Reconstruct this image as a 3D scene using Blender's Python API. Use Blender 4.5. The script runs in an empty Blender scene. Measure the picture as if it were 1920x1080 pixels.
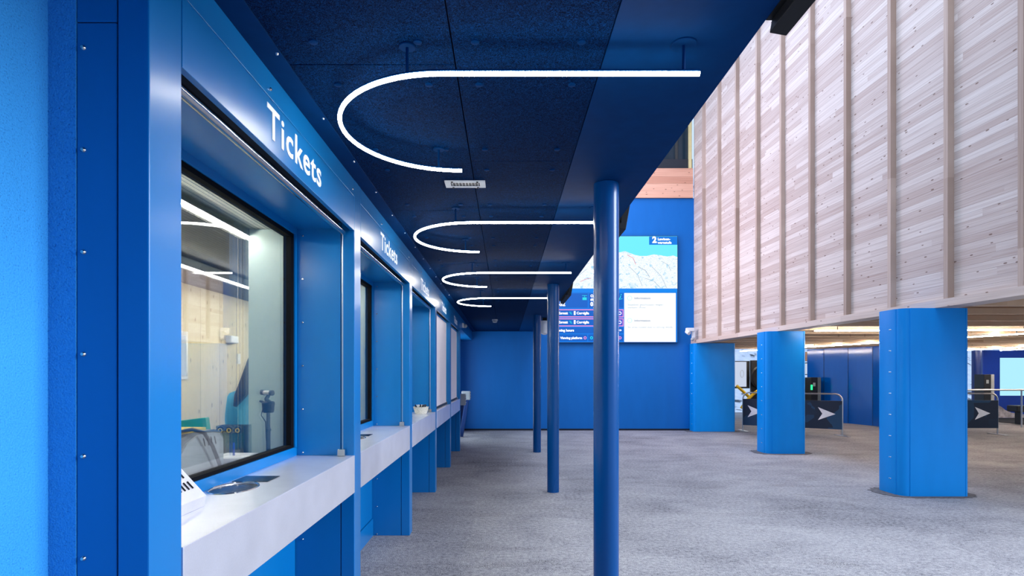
import bpy, bmesh, math, random
from mathutils import Vector, Matrix
random.seed(7)
SC = bpy.context.scene
COL = SC.collection
F = 1920 * 20 / 36.0            # focal length in pixels (20 mm on 36 mm)

# ------------------------------------------------------------------ camera, sky, daylight, exposure
cd = bpy.data.cameras.new('camera'); cam = bpy.data.objects.new('camera', cd); COL.objects.link(cam)
cam.location = (0, 0, 1.6); cam.rotation_euler = (math.pi / 2, 0, 0)
cd.lens = 20; cd.sensor_width = 36; cd.shift_x = 0.00625; cd.shift_y = 0.084375
cd.clip_start = 0.05; cd.clip_end = 300
SC.camera = cam
W = bpy.data.worlds.new('world'); SC.world = W; W.use_nodes = True
bg = W.node_tree.nodes['Background']
bg.inputs['Color'].default_value = (0.54, 0.71, 1.0, 1); bg.inputs['Strength'].default_value = 1.2

def area_light(name, loc, rot, sx, sy, power, color):
    l = bpy.data.lights.new(name, 'AREA'); l.shape = 'RECTANGLE'; l.size = sx; l.size_y = sy
    l.energy = power; l.color = color
    o = bpy.data.objects.new(name, l); COL.objects.link(o); o.location = loc; o.rotation_euler = rot
    return o
# added overhead area lights, standing in for daylight above the open-topped hall
area_light('overhead_fill_front', (3.2, 2.5, 9.9), (0, 0, 0), 3.6, 9, 200, (0.92, 0.97, 1.0))
area_light('overhead_fill_back', (2.6, 11.0, 9.9), (0, 0, 0), 2.2, 9, 560, (0.66, 0.76, 1.0))
# daylight from the open side of the hall, right of and behind the camera
area_light('open_side_daylight', (12.0, 1.4, 5.6), (math.radians(78), 0, math.radians(92)), 5.0, 5.0, 2450, (0.84, 0.90, 1.0))
# unseen pinkish light added above the ticket block to brighten the wooden wall
area_light('added_wall_glow', (1.0, 13.6, 4.4), (0, math.radians(-90), 0), 2.2, 3.6, 210, (1.0, 0.84, 0.97))
# hidden light added beyond the last pier to brighten the back wall
area_light('alcove_fill_light', (-1.75, 14.5, 1.35), (0, math.radians(-90), 0), 2.2, 1.6, 62, (0.75, 0.90, 1.0))
SC.view_settings.view_transform = 'Standard'; SC.view_settings.look = 'None'
SC.view_settings.gamma = 1; SC.view_settings.use_curve_mapping = False
SC.view_settings.exposure = 0.0
try: SC.cycles.max_bounces = 10
except Exception: pass

# ------------------------------------------------------------------ helpers: materials
def srgb(r, g, b):
    f = lambda c: (c / 255 / 12.92) if c / 255 <= 0.04045 else ((c / 255 + 0.055) / 1.055) ** 2.4
    return (f(r), f(g), f(b), 1)
class NT:
    def __init__(s, name):
        s.m = bpy.data.materials.new(name); s.m.use_nodes = True
        s.t = s.m.node_tree; s.b = s.t.nodes['Principled BSDF']; s.out = s.t.nodes['Material Output']
    def n(s, kind, **kw):
        x = s.t.nodes.new(kind)
        for k, v in kw.items():
            if k[0] == 'i' and k[1:].isdigit(): x.inputs[int(k[1:])].default_value = v
            elif k.startswith('in_'): x.inputs[k[3:].replace('_', ' ')].default_value = v
            else: setattr(x, k, v)
        return x
    def l(s, a, b): s.t.links.new(a, b)
    def math(s, op, a, b=None, c=None):
        x = s.t.nodes.new('ShaderNodeMath'); x.operation = op
        for i, v in enumerate((a, b, c)):
            if v is None: continue
            if isinstance(v, (int, float)): x.inputs[i].default_value = v
            else: s.l(v, x.inputs[i])
        return x.outputs[0]
    def mix(s, fac, a, b, mode='MIX'):
        x = s.t.nodes.new('ShaderNodeMix'); x.data_type = 'RGBA'; x.blend_type = mode
        for sock, v in ((x.inputs[0], fac), (x.inputs[6], a), (x.inputs[7], b)):
            if isinstance(v, (int, float, tuple)): sock.default_value = v
            else: s.l(v, sock)
        return x.outputs[2]
    def coords(s, scale=(1, 1, 1)):
        tc = s.n('ShaderNodeTexCoord'); mp = s.n('ShaderNodeMapping'); s.l(tc.outputs['Object'], mp.inputs[0])
        mp.inputs['Scale'].default_value = scale; return mp.outputs[0]
    def ramp(s, fac, stops):
        r = s.n('ShaderNodeValToRGB'); e = r.color_ramp.elements
        while len(e) < len(stops): e.new(0.5)
        for i, (p, c) in enumerate(stops): e[i].position = p; e[i].color = c
        s.l(fac, r.inputs[0]); return r.outputs[0]
    def bump(s, h, strength, dist=0.01):
        b = s.n('ShaderNodeBump'); b.inputs['Strength'].default_value = strength; b.inputs['Distance'].default_value = dist
        s.l(h, b.inputs['Height']); s.l(b.outputs[0], s.b.inputs['Normal'])
def plain(name, col, rough=0.5, metal=0.0, var=0.06, scale=6.0, spec=0.5, coat=0.0, bump=0.0, bscale=60):
    k = NT(name); v = k.coords()
    nz = k.n('ShaderNodeTexNoise'); nz.inputs['Scale'].default_value = scale; nz.inputs['Detail'].default_value = 4; k.l(v, nz.inputs['Vector'])
    lo = tuple(c * (1 - var) for c in col[:3]) + (1,); hi = tuple(min(1, c * (1 + var)) for c in col[:3]) + (1,)
    k.l(k.ramp(nz.outputs['Fac'], [(0.3, lo), (0.7, hi)]), k.b.inputs['Base Color'])
    k.b.inputs['Metallic'].default_value = metal; k.b.inputs['Roughness'].default_value = rough
    k.b.inputs['Specular IOR Level'].default_value = spec; k.b.inputs['Coat Weight'].default_value = coat
    if bump:
        n2 = k.n('ShaderNodeTexNoise'); n2.inputs['Scale'].default_value = bscale; k.l(v, n2.inputs['Vector'])
        k.bump(n2.outputs['Fac'], bump, 0.004)
    return k.m
def glow(name, col, strength):
    k = NT(name)
    k.b.inputs['Base Color'].default_value = (0.01, 0.01, 0.012, 1); k.b.inputs['Emission Color'].default_value = col
    k.b.inputs['Emission Strength'].default_value = strength; k.b.inputs['Roughness'].default_value = 0.6; k.b.inputs['Specular IOR Level'].default_value = 0.05
    return k.m
def glass(name, tint=(0.93, 0.98, 0.96, 1), refl=0.0):
    k = NT(name)
    tr = k.n('ShaderNodeBsdfTransparent'); tr.inputs[0].default_value = tint
    gl = k.n('ShaderNodeBsdfGlossy'); gl.inputs['Roughness'].default_value = 0.0
    fr = k.n('ShaderNodeFresnel'); fr.inputs[0].default_value = 1.5
    mx = k.n('ShaderNodeMixShader')
    k.l(k.math('MINIMUM', k.math('MULTIPLY_ADD', fr.outputs[0], 0.62, refl), 0.9), mx.inputs[0])
    k.l(tr.outputs[0], mx.inputs[1]); k.l(gl.outputs[0], mx.inputs[2]); k.l(mx.outputs[0], k.out.inputs[0])
    return k.m
def wood(name, along, across, board, light, dark, rough=0.6, tone=1.0, knots=1.0, length=3.8, gap=0.035):
    """boards lying along one object axis, stacked along another"""
    k = NT(name); tc = k.n('ShaderNodeTexCoord'); sp = k.n('ShaderNodeSeparateXYZ'); k.l(tc.outputs['Object'], sp.inputs[0])
    A, B = sp.outputs['XYZ'.index(along)], sp.outputs['XYZ'.index(across)]
    row = k.math('DIVIDE', B, board); ri = k.math('FLOOR', row); fr = k.math('FRACT', row)
    wn = k.n('ShaderNodeTexWhiteNoise', noise_dimensions='1D'); k.l(ri, wn.inputs['W'])
    seg = k.math('FLOOR', k.math('DIVIDE', k.math('MULTIPLY_ADD', wn.outputs['Value'], 7.3, A), length))
    cb = k.n('ShaderNodeCombineXYZ'); k.l(ri, cb.inputs[0]); k.l(seg, cb.inputs[1])
    w2 = k.n('ShaderNodeTexWhiteNoise', noise_dimensions='2D'); k.l(cb.outputs[0], w2.inputs['Vector'])
    g = k.n('ShaderNodeCombineXYZ'); k.l(k.math('MULTIPLY', A, 1.3), g.inputs[0])
    k.l(k.math('MULTIPLY', B, 55.0), g.inputs[1]); k.l(k.math('MULTIPLY', w2.outputs['Value'], 40.0), g.inputs[2])
    gn = k.n('ShaderNodeTexNoise'); gn.inputs['Scale'].default_value = 1.0; gn.inputs['Detail'].default_value = 5; k.l(g.outputs[0], gn.inputs['Vector'])
    t = k.math('ADD', k.math('MULTIPLY', w2.outputs['Value'], 0.40), k.math('MULTIPLY', gn.outputs['Fac'], 0.75))
    c = k.ramp(t, [(0.15, dark), (0.55, tuple((a + b) / 2 for a, b in zip(light, dark))), (0.85, light)])
    kn = k.n('ShaderNodeCombineXYZ'); k.l(k.math('MULTIPLY', A, 3.6), kn.inputs[0]); k.l(k.math('MULTIPLY', B, 9.7), kn.inputs[1])
    vo = k.n('ShaderNodeTexVoronoi', voronoi_dimensions='2D'); vo.inputs['Scale'].default_value = 1.0; k.l(kn.outputs[0], vo.inputs['Vector'])
    wk = k.n('ShaderNodeTexWhiteNoise', noise_dimensions='3D'); k.l(vo.outputs['Position'], wk.inputs['Vector'])
    sz = k.math('MULTIPLY', wk.outputs['Value'], 0.095)
    kf = k.math('MULTIPLY', k.math('LESS_THAN', vo.outputs['Distance'], sz), 0.75 * knots)
    kf = k.math('MULTIPLY', kf, k.math('GREATER_THAN', wk.outputs['Value'], 0.68))
    c = k.mix(kf, c, (0.13, 0.055, 0.03, 1))
    c = k.mix(k.math('MULTIPLY', k.math('LESS_THAN', fr, gap), 0.6), c, (0.10, 0.06, 0.04, 1))
    k.l(c, k.b.inputs['Base Color']); k.b.inputs['Roughness'].default_value = rough
    k.b.inputs['Specular IOR Level'].default_value = 0.25
    k.bump(gn.outputs['Fac'], 0.25, 0.004)
    return k.m

M = {}
BLUE = srgb(0, 113, 183)
def satin(name, col, rough, coat=0.0):
    k = NT(name); v = k.coords((3, 3, 0.8))
    nz = k.n('ShaderNodeTexNoise'); nz.inputs['Scale'].default_value = 2.0; nz.inputs['Detail'].default_value = 6; k.l(v, nz.inputs['Vector'])
    k.l(k.ramp(nz.outputs['Fac'], [(0.3, tuple(c * 0.93 for c in col[:3]) + (1,)), (0.7, col)]), k.b.inputs['Base Color'])
    k.l(k.math('MULTIPLY_ADD', nz.outputs['Fac'], 0.12, rough - 0.06), k.b.inputs['Roughness'])
    k.b.inputs['Specular IOR Level'].default_value = 0.3; k.b.inputs['Coat Weight'].default_value = coat; k.b.inputs['Coat Roughness'].default_value = 0.15
    return k.m
M['blue'] = satin('blue_satin_metal', BLUE, 0.40, 0.75)
M['blue'].node_tree.nodes['Principled BSDF'].inputs['Coat Roughness'].default_value = 0.25
M['blue'].node_tree.nodes['Principled BSDF'].inputs['Specular IOR Level'].default_value = 0.12
M['blue'].node_tree.nodes['Principled BSDF'].inputs['Coat IOR'].default_value = 1.5
M['blue_wall'] = satin('blue_painted_wall', srgb(0, 102, 180), 0.45)
M['blue_gloss'] = satin('blue_gloss_panel', srgb(0, 82, 175), 0.12, 0.4)
M['blue_col'] = satin('blue_column_paint', srgb(0, 72, 134), 0.26)
M['blue_pillar'] = satin('blue_pillar_cladding', srgb(0, 136, 218), 0.36)
M['blue_pillar'].node_tree.nodes['Principled BSDF'].inputs['Specular IOR Level'].default_value = 0.22
M['blue_dark'] = plain('dark_blue_paint', srgb(2, 50, 110), 0.5)
def plaster():
    k = NT('blue_rough_plaster'); v = k.coords()
    a = k.n('ShaderNodeTexNoise'); a.inputs['Scale'].default_value = 230; a.inputs['Detail'].default_value = 3; k.l(v, a.inputs['Vector'])
    b = k.n('ShaderNodeTexNoise'); b.inputs['Scale'].default_value = 1.6; k.l(v, b.inputs['Vector'])
    f = k.math('ADD', k.math('MULTIPLY', a.outputs['Fac'], 0.8), k.math('MULTIPLY', b.outputs['Fac'], 0.3))
    k.l(k.ramp(f, [(0.34, srgb(10, 100, 176)), (0.44, srgb(36, 148, 220)), (0.8, srgb(54, 164, 234))]), k.b.inputs['Base Color'])
    k.b.inputs['Roughness'].default_value = 0.7; k.bump(a.outputs['Fac'], 0.6, 0.006); return k.m
M['plaster'] = plaster()
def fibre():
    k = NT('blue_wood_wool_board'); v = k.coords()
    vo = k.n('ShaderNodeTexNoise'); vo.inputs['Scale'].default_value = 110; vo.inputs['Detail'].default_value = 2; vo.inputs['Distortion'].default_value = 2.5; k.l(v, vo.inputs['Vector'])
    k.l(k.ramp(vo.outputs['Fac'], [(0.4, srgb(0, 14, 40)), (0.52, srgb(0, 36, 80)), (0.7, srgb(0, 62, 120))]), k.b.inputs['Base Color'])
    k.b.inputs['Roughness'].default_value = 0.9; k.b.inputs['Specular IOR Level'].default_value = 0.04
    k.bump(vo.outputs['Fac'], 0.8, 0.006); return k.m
M['fibre'] = fibre()
M['band'] = plain('blue_smooth_soffit', srgb(0, 50, 100), 0.7, var=0.08, scale=14, spec=0.05)
def asphalt():
    k = NT('sandy_asphalt'); v = k.coords()
    def noise(sc, det=6, vec=v, dist=0.0):
        n = k.n('ShaderNodeTexNoise'); n.inputs['Scale'].default_value = sc; n.inputs['Detail'].default_value = det
        n.inputs['Distortion'].default_value = dist; k.l(vec, n.inputs['Vector']); return n.outputs['Fac']
    big = noise(0.55, 5, v, 0.6); streak = noise(1.0, 7, k.coords((1.3, 1.9, 1)), 0.8); fine = noise(26, 8); grit = noise(95, 4)
    t = k.math('ADD', k.math('MULTIPLY', big, 0.22), k.math('MULTIPLY', streak, 0.18))
    t = k.math('ADD', t, k.math('MULTIPLY', fine, 0.34)); t = k.math('ADD', t, k.math('MULTIPLY', grit, 0.42))
    c = k.ramp(t, [(0.42, srgb(66, 64, 68)), (0.53, srgb(132, 130, 134)), (0.64, srgb(164, 161, 162)), (0.82, srgb(200, 197, 194))])
    worn = noise(1.7, 9, k.coords((0.55, 1.9, 1)), 1.2)      # worn darker patches with open pits
    pit = k.math('MULTIPLY', k.ramp(worn, [(0.55, (0, 0, 0, 1)), (0.68, (1, 1, 1, 1))]), k.math('LESS_THAN', grit, 0.47))
    c = k.mix(k.math('MULTIPLY', pit, 0.65), c, srgb(66, 62, 60))
    k.l(c, k.b.inputs['Base Color'])
    k.b.inputs['Roughness'].default_value = 0.82; k.b.inputs['Specular IOR Level'].default_value = 0.35
    k.bump(k.math('ADD', k.math('MULTIPLY', fine, 0.6), k.math('MULTIPLY', grit, 0.7)), 0.8, 0.014); return k.m
M['asphalt'] = asphalt()
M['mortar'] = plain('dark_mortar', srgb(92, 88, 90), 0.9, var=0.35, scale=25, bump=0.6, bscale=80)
def steel(name, col, rough, sc=(1.5, 30, 30)):
    k = NT(name); v = k.coords()
    a = k.n('ShaderNodeTexNoise'); a.inputs['Scale'].default_value = 5; a.inputs['Detail'].default_value = 6; k.l(v, a.inputs['Vector'])
    b = k.n('ShaderNodeTexNoise'); b.inputs['Scale'].default_value = 160; k.l(v, b.inputs['Vector'])
    k.b.inputs['Metallic'].default_value = 0.72
    f = k.math('ADD', k.math('MULTIPLY', a.outputs['Fac'], 0.7), k.math('MULTIPLY', b.outputs['Fac'], 0.3))
    k.l(k.ramp(f, [(0.3, tuple(c * 0.88 for c in col[:3]) + (1,)), (0.7, col)]), k.b.inputs['Base Color'])
    k.l(k.math('MULTIPLY_ADD', b.outputs['Fac'], 0.08, rough - 0.04), k.b.inputs['Roughness']); return k.m
M['steel'] = steel('bead_blasted_steel', srgb(246, 246, 255), 0.36)
M['chrome'] = plain('polished_chrome', srgb(205, 205, 205), 0.16, 1.0)
M['rail'] = plain('brushed_rail_steel', srgb(190, 190, 190), 0.3, 1.0)
M['black'] = plain('black_plastic', srgb(14, 15, 18), 0.45)
M['gasket'] = plain('black_rubber_gasket', srgb(3, 5, 12), 0.9, spec=0.15)
M['black_metal'] = plain('black_powder_coat', srgb(8, 10, 14), 0.55, spec=0.3)
M['groove'] = plain('shadow_gap', srgb(1, 14, 36), 0.8)
M['white'] = plain('white_plastic', srgb(225, 226, 228), 0.5)
M['letter'] = plain('white_vinyl_letter', srgb(235, 238, 245), 0.5)
M['blind'] = plain('white_blind_fabric', srgb(238, 232, 240), 0.8, var=0.02)
M['grey'] = plain('grey_plastic', srgb(105, 112, 114), 0.45)
M['lgrey'] = plain('light_grey_plastic', srgb(165, 170, 172), 0.45)
M['panel'] = plain('pale_grey_partition', srgb(188, 203, 198), 0.55, var=0.03)
M['paper'] = plain('white_paper', srgb(238, 236, 240), 0.8)
M['yellow'] = plain('yellow_card', srgb(225, 190, 60), 0.6)
M['yellow_paint'] = plain('yellow_safety_paint', srgb(235, 190, 20), 0.4)
M['green'] = plain('green_folder', srgb(10, 150, 110), 0.5)
M['jacket'] = plain('light_blue_jacket', srgb(80, 170, 205), 0.75, var=0.15, scale=14)
M['hair'] = plain('dark_brown_hair', srgb(42, 30, 24), 0.6)
M['skin'] = plain('skin', srgb(215, 165, 140), 0.55)
M['trouser'] = plain('dark_trousers', srgb(28, 30, 42), 0.8)
M['desk'] = plain('pale_desk_laminate', srgb(190, 190, 196), 0.4)
M['wicker'] = plain('cream_wicker', srgb(225, 220, 205), 0.7, var=0.25, scale=90, bump=0.8, bscale=120)
M['glass'] = glass('clear_window_glass', (0.97, 0.99, 0.98, 1))
M['acrylic'] = glass('clear_acrylic', (0.93, 0.98, 0.98, 1), 0.05)
M['dark_glass'] = plain('black_tray_bowl', srgb(6, 10, 20), 0.22)
M['led'] = glow('warm_white_led', (1.0, 0.96, 0.88, 1), 40.0)
M['led2'] = glow('neutral_white_led', (1.0, 0.95, 0.87, 1), 95.0)
M['led3'] = glow('office_white_led', (1.0, 0.98, 0.88, 1), 130.0)
LT, DK = srgb(216, 202, 192), srgb(170, 144, 132)
M['wood_wall'] = wood('larch_boarding', 'Y', 'Z', 0.092, LT, DK)
M['wood_batten'] = wood('larch_batten', 'Z', 'Y', 0.5, srgb(198, 174, 158), srgb(150, 124, 108), knots=0.0, gap=0.0)
M['wood_edge'] = wood('larch_edge_board', 'Y', 'Z', 0.7, srgb(222, 204, 190), srgb(184, 158, 142), gap=0.0)
M['wood_beam'] = wood('glulam_beam', 'X', 'Z', 0.2, srgb(232, 178, 150), srgb(186, 124, 98), length=9, gap=0.02)
M['wood_slat'] = wood('soffit_slats', 'X', 'Y', 0.2, srgb(196, 150, 112), srgb(120, 80, 54), gap=0.0)
M['wood_joist'] = wood('soffit_joist', 'X', 'Y', 0.7, srgb(226, 196, 164), srgb(180, 142, 108), gap=0.0, knots=0.4)
M['clt'] = wood('pale_spruce_panel', 'Z', 'Y', 0.42, srgb(226, 214, 186), srgb(196, 180, 146), length=9, gap=0.02)

# ------------------------------------------------------------------ helpers: geometry
class MB:
    def __init__(s): s.bm = bmesh.new()
    def box(s, x0, x1, y0, y1, z0, z1, bev=0.0, rot=None):
        r = bmesh.ops.create_cube(s.bm, size=1.0); vs = r['verts']
        c = Vector(((x0 + x1) / 2, (y0 + y1) / 2, (z0 + z1) / 2)); d = Vector((abs(x1 - x0), abs(y1 - y0), abs(z1 - z0)))
        for v in vs:
            p = Vector((v.co.x * d.x, v.co.y * d.y, v.co.z * d.z))
            v.co = (rot @ p if rot else p) + c
        if bev:
            es = list({e for v in vs for e in v.link_edges})
            bmesh.ops.bevel(s.bm, geom=es, offset=bev, segments=2, affect='EDGES', profile=0.5)
        return s
    def tube(s, pts, r, seg=12, cap=True):
        pts = [Vector(p) for p in pts]; n = len(pts)
        rs = r if isinstance(r, (list, tuple)) else [r] * n
        rings = []; ref = None
        for i, p in enumerate(pts):
            t = (pts[min(i + 1, n - 1)] - pts[max(i - 1, 0)]).normalized()
            if ref is None:
                ref = Vector((0, 0, 1)) if abs(t.z) < 0.9 else Vector((1, 0, 0))
            u = t.cross(ref).normalized(); w = u.cross(t).normalized(); ref = w
            rings.append([s.bm.verts.new(p + rs[i] * (math.cos(2 * math.pi * k / seg) * u + math.sin(2 * math.pi * k / seg) * w)) for k in range(seg)])
        for a, b in zip(rings, rings[1:]):
            for k in range(seg): s.bm.faces.new((a[k], a[(k + 1) % seg], b[(k + 1) % seg], b[k]))
        if cap: s.bm.faces.new(rings[0]); s.bm.faces.new(list(reversed(rings[-1])))
        return s
    def prism(s, poly, a0, a1, axis='Z'):
        """closed outline extruded along an axis; outline in the other two axes in order"""
        def P(p, a): return {'Z': (p[0], p[1], a), 'Y': (p[0], a, p[1]), 'X': (a, p[0], p[1])}[axis]
        b = [s.bm.verts.new(P(p, a0)) for p in poly]; t = [s.bm.verts.new(P(p, a1)) for p in poly]; n = len(poly)
        s.bm.faces.new(b); s.bm.faces.new(list(reversed(t)))
        for i in range(n): s.bm.faces.new((b[i], t[i], t[(i + 1) % n], b[(i + 1) % n]))
        return s
    def lathe(s, prof, c, seg=32, sx=1.0, sy=1.0):
        rings = [[s.bm.verts.new((c[0] + r * sx * math.cos(2 * math.pi * k / seg), c[1] + r * sy * math.sin(2 * math.pi * k / seg), c[2] + z)) for k in range(seg)] for r, z in prof]
        for a, b in zip(rings, rings[1:]):
            for k in range(seg): s.bm.faces.new((a[k], a[(k + 1) % seg], b[(k + 1) % seg], b[k]))
        s.bm.faces.new(list(reversed(rings[0]))); s.bm.faces.new(rings[-1])
        return s
    def ball(s, c, r, sc=(1, 1, 1), u=16, v=10):
        q = bmesh.ops.create_uvsphere(s.bm, u_segments=u, v_segments=v, radius=r)
        for w in q['verts']: w.co = Vector((w.co.x * sc[0], w.co.y * sc[1], w.co.z * sc[2])) + Vector(c)
        return s
    def quad(s, *p): s.bm.faces.new([s.bm.verts.new(q) for q in p]); return s
    def build(s, name, mat, parent=None, smooth=False, origin=None):
        bmesh.ops.recalc_face_normals(s.bm, faces=s.bm.faces)
        off = wloc(parent) if parent else Vector(origin or (0, 0, 0))
        bmesh.ops.translate(s.bm, verts=s.bm.verts, vec=-off)
        me = bpy.data.meshes.new(name); s.bm.to_mesh(me); s.bm.free()
        me.materials.append(M[mat] if isinstance(mat, str) else mat)
        if smooth: smooth_mesh(me)
        o = bpy.data.objects.new(name, me); COL.objects.link(o)
        if parent: o.parent = parent
        else: o.location = off
        return o
def smooth_mesh(me, ang=40):
    me.polygons.foreach_set('use_smooth', [True] * len(me.polygons))
    try: me.set_sharp_from_angle(angle=math.radians(ang))
    except Exception: pass
def wloc(o):
    v = Vector((0, 0, 0))
    while o: v = v + Vector(o.location); o = o.parent
    return v
def tag(o, label=None, cat=None, group=None, kind=None):
    if label: o['label'] = label
    if cat: o['category'] = cat
    if group: o['group'] = group
    if kind: o['kind'] = kind
    return o
def thing(name, label, cat, loc, group=None):
    o = bpy.data.objects.new(name, None); COL.objects.link(o); o.location = loc; o.empty_display_size = 0.1
    return tag(o, label, cat, group)
def dup(root, loc, label):
    r = root.copy(); COL.objects.link(r); r.location = loc; r['label'] = label
    for ch in list(root.children):
        c = ch.copy(); COL.objects.link(c); c.parent = r
        for g in list(ch.children):
            d = g.copy(); COL.objects.link(d); d.parent = c
    return r
def struct(o): o['kind'] = 'structure'; return o
def text(body, size, mat, parent, loc, right, up, name='lettering', bold=0.0, align='LEFT', sx=1.0, depth=0.002, space=1.0):
    cu = bpy.data.curves.new('tmp', 'FONT'); cu.body = body; cu.size = size; cu.offset = bold; cu.align_x = align
    cu.extrude = depth; cu.space_character = space; cu.resolution_u = 3
    t = bpy.data.objects.new('tmp', cu); COL.objects.link(t); bpy.context.view_layer.update()
    me = bpy.data.meshes.new_from_object(t.evaluated_get(bpy.context.evaluated_depsgraph_get()))
    bpy.data.objects.remove(t); bpy.data.curves.remove(cu)
    R, U = Vector(right), Vector(up); N = R.cross(U); off = Vector(loc) - wloc(parent)
    for v in me.vertices: v.co = off + R * v.co.x * sx + U * v.co.y + N * v.co.z
    me.materials.clear(); me.materials.append(M[mat]); me.name = name
    o = bpy.data.objects.new(name, me); COL.objects.link(o); o.parent = parent
    return o
def screw(mb, p, axis):
    a = Vector(p); d = Vector(axis)
    return mb.tube([a, a + d * 0.002, a + d * 0.006], [0.0075, 0.007, 0.004], 10)
def on_floor(x, y, z=0.0):                # a measured spot on a level plane
    Y = (1.6 - z) * F / (y - 702); return Vector(((x - 948) * Y / F, Y, z))

# ------------------------------------------------------------------ setting: floor, walls, ceilings
XF, XG = -0.952, -1.325                   # front plane of the ticket wall, plane of its windows
YB = 16.25                                # back wall
ZC, ZH, ZS = 2.828, 2.505, 1.09           # ceiling, header underside, counter top
struct(MB().box(-6, 34, -4, 24, -0.2, 0).build('floor', 'asphalt'))
# rough plaster wall nearest the camera
struct(MB().prism([(-1.6, -3), (-1.222, -3), (-1.222, 1.519), (-1.148, 1.519), (-1.148, 1.672), (-1.6, 1.672)], 0, ZC).build('wall_left', 'plaster'))
wb = struct(MB().box(-5, 5.42, YB, YB + 0.3, 0, 6.63).build('wall_back', 'blue_wall'))
MB().box(-1.5, 5.4, YB - 0.012, YB, 0.0, 0.05).build('base_gap', 'groove', wb)
struct(MB().box(-5, -1.33, 11.99, 13.5, 0, ZC).box(-5, -1.33, 15.5, YB, 0, ZC).box(-5, -1.33, 13.5, 15.5, 2.52, ZC).box(-2.6, -2.5, 13.5, 15.5, 0, 2.52).build('wall_alcove', 'blue_wall'))  # unseen opening added so the hidden light reaches the alcove
# wood-clad wall on the right, with battens and edge board
YW = 4.2                                  # its near end; the hall is open towards the camera's right
def wx(y): return 5.30 + (YB - y) * 0.036
rw = struct(MB().prism([(wx(YW) + .08, YW), (wx(YB) + .08, YB), (wx(YB) + .3, YB), (wx(YW) + .3, YW)], 2.56, 10.2).build('wall_right', 'wood_wall'))
for k in range(-2, 10):
    y = 0.8333 * (7.48 + 1.222 * k) + 0.02
    MB().prism([(wx(y), y - .035), (wx(y) + .09, y - .035), (wx(y) + .09, y + .035), (wx(y), y + .035)], 2.56, 10.2).build('batten', 'wood_batten', rw)
MB().prism([(wx(YW) - .01, YW), (wx(YB) - .01, YB), (wx(YB) + .3, YB), (wx(YW) + .3, YW)], 2.468, 2.568).build('edge_board', 'wood_edge', rw)
# slatted timber soffit behind it
sb = MB()
sb.prism([(wx(YW) + .31, YW), (26, YW), (26, 21), (wx(YB) + .31, 21), (wx(YB) + .31, YB)], 2.62, 2.66)
y = YW + .05
while y < 21:
    sb.box(wx(min(y, YB)) + .32, 26, y, y + 0.085, 2.56, 2.62); y += 0.13
so = struct(sb.build('ceiling_slats', 'wood_slat'))
for k in range(16):
    y = 0.8333 * (7.48 + 1.222 * (k - 2)) + 0.02
    if y < 20.9: MB().box(wx(min(y, YB)) + .31, 26, y - .06, y + .06, 2.475, 2.60).build('joist', 'wood_joist', so)
struct(MB().box(-6, 2.0, -3.4, -3.2, 0, 3.6).build('wall_light_block', 'blue_wall'))  # unseen wall added behind the camera to shade the camera-facing faces
# ceiling over the ticket walkway: fibre boards with open joints, smooth band along the free edge
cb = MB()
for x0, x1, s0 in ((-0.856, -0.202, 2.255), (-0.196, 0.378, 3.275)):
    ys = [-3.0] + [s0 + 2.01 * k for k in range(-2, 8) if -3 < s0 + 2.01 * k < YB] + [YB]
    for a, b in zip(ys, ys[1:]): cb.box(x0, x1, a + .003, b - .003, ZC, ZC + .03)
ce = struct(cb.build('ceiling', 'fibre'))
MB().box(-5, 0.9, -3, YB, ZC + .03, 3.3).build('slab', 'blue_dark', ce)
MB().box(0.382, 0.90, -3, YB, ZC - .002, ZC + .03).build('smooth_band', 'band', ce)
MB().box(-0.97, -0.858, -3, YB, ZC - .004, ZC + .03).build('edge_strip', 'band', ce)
for k in range(14): screw(MB(), (-0.872, 1.62 + .55 * k, ZC - .004), (0, 0, -1)).build('screw', 'chrome', ce, True)
for r in range(8):
    for dy in (-0.155, 0.155):
        for x in (-0.71, -0.325, -0.113, 0.28):
            yy = 2.255 + 1.005 * r + dy
            MB().lathe([(0.016, 0), (0.0155, -0.004), (0.006, -0.006)], (x, yy, ZC), 20).build('fixing_disc', 'band', ce)
# tall back: timber beam and dark clerestory glass above the blue back wall
bt = thing('timber_beam', 'pinkish timber beam spanning above the blue back wall under dark glass', 'beam', (3, YB + .1, 6.63))
MB().box(-5, 5.34, YB - .05, YB + .3, 6.63, 7.47).build('beam_body', 'wood_beam', bt)
w9 = struct(MB().box(-5, 5.34, YB + .05, YB + .10, 7.47, 10.2).build('window_7', plain('dark_clerestory_glass', srgb(24, 44, 56), 0.1)))
for x in (3.2, 3.9, 4.45, 4.85): MB().box(x, x + .07, YB + .02, YB + .05, 7.47, 10.2).build('mullion', plain('dark_mullion', srgb(46, 46, 44), 0.6), w9)
MB().box(-5, 5.34, YB, YB + .05, 7.47, 7.75).build('sill_panel', plain('dark_sill', srgb(24, 28, 38), 0.6), w9)
struct(MB().box(5.22, 5.30, YB - .06, YB + .02, 7.47, 10.2).build('trim_1', plain('pale_yellow_post', srgb(214, 196, 140), 0.6)))

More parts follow.
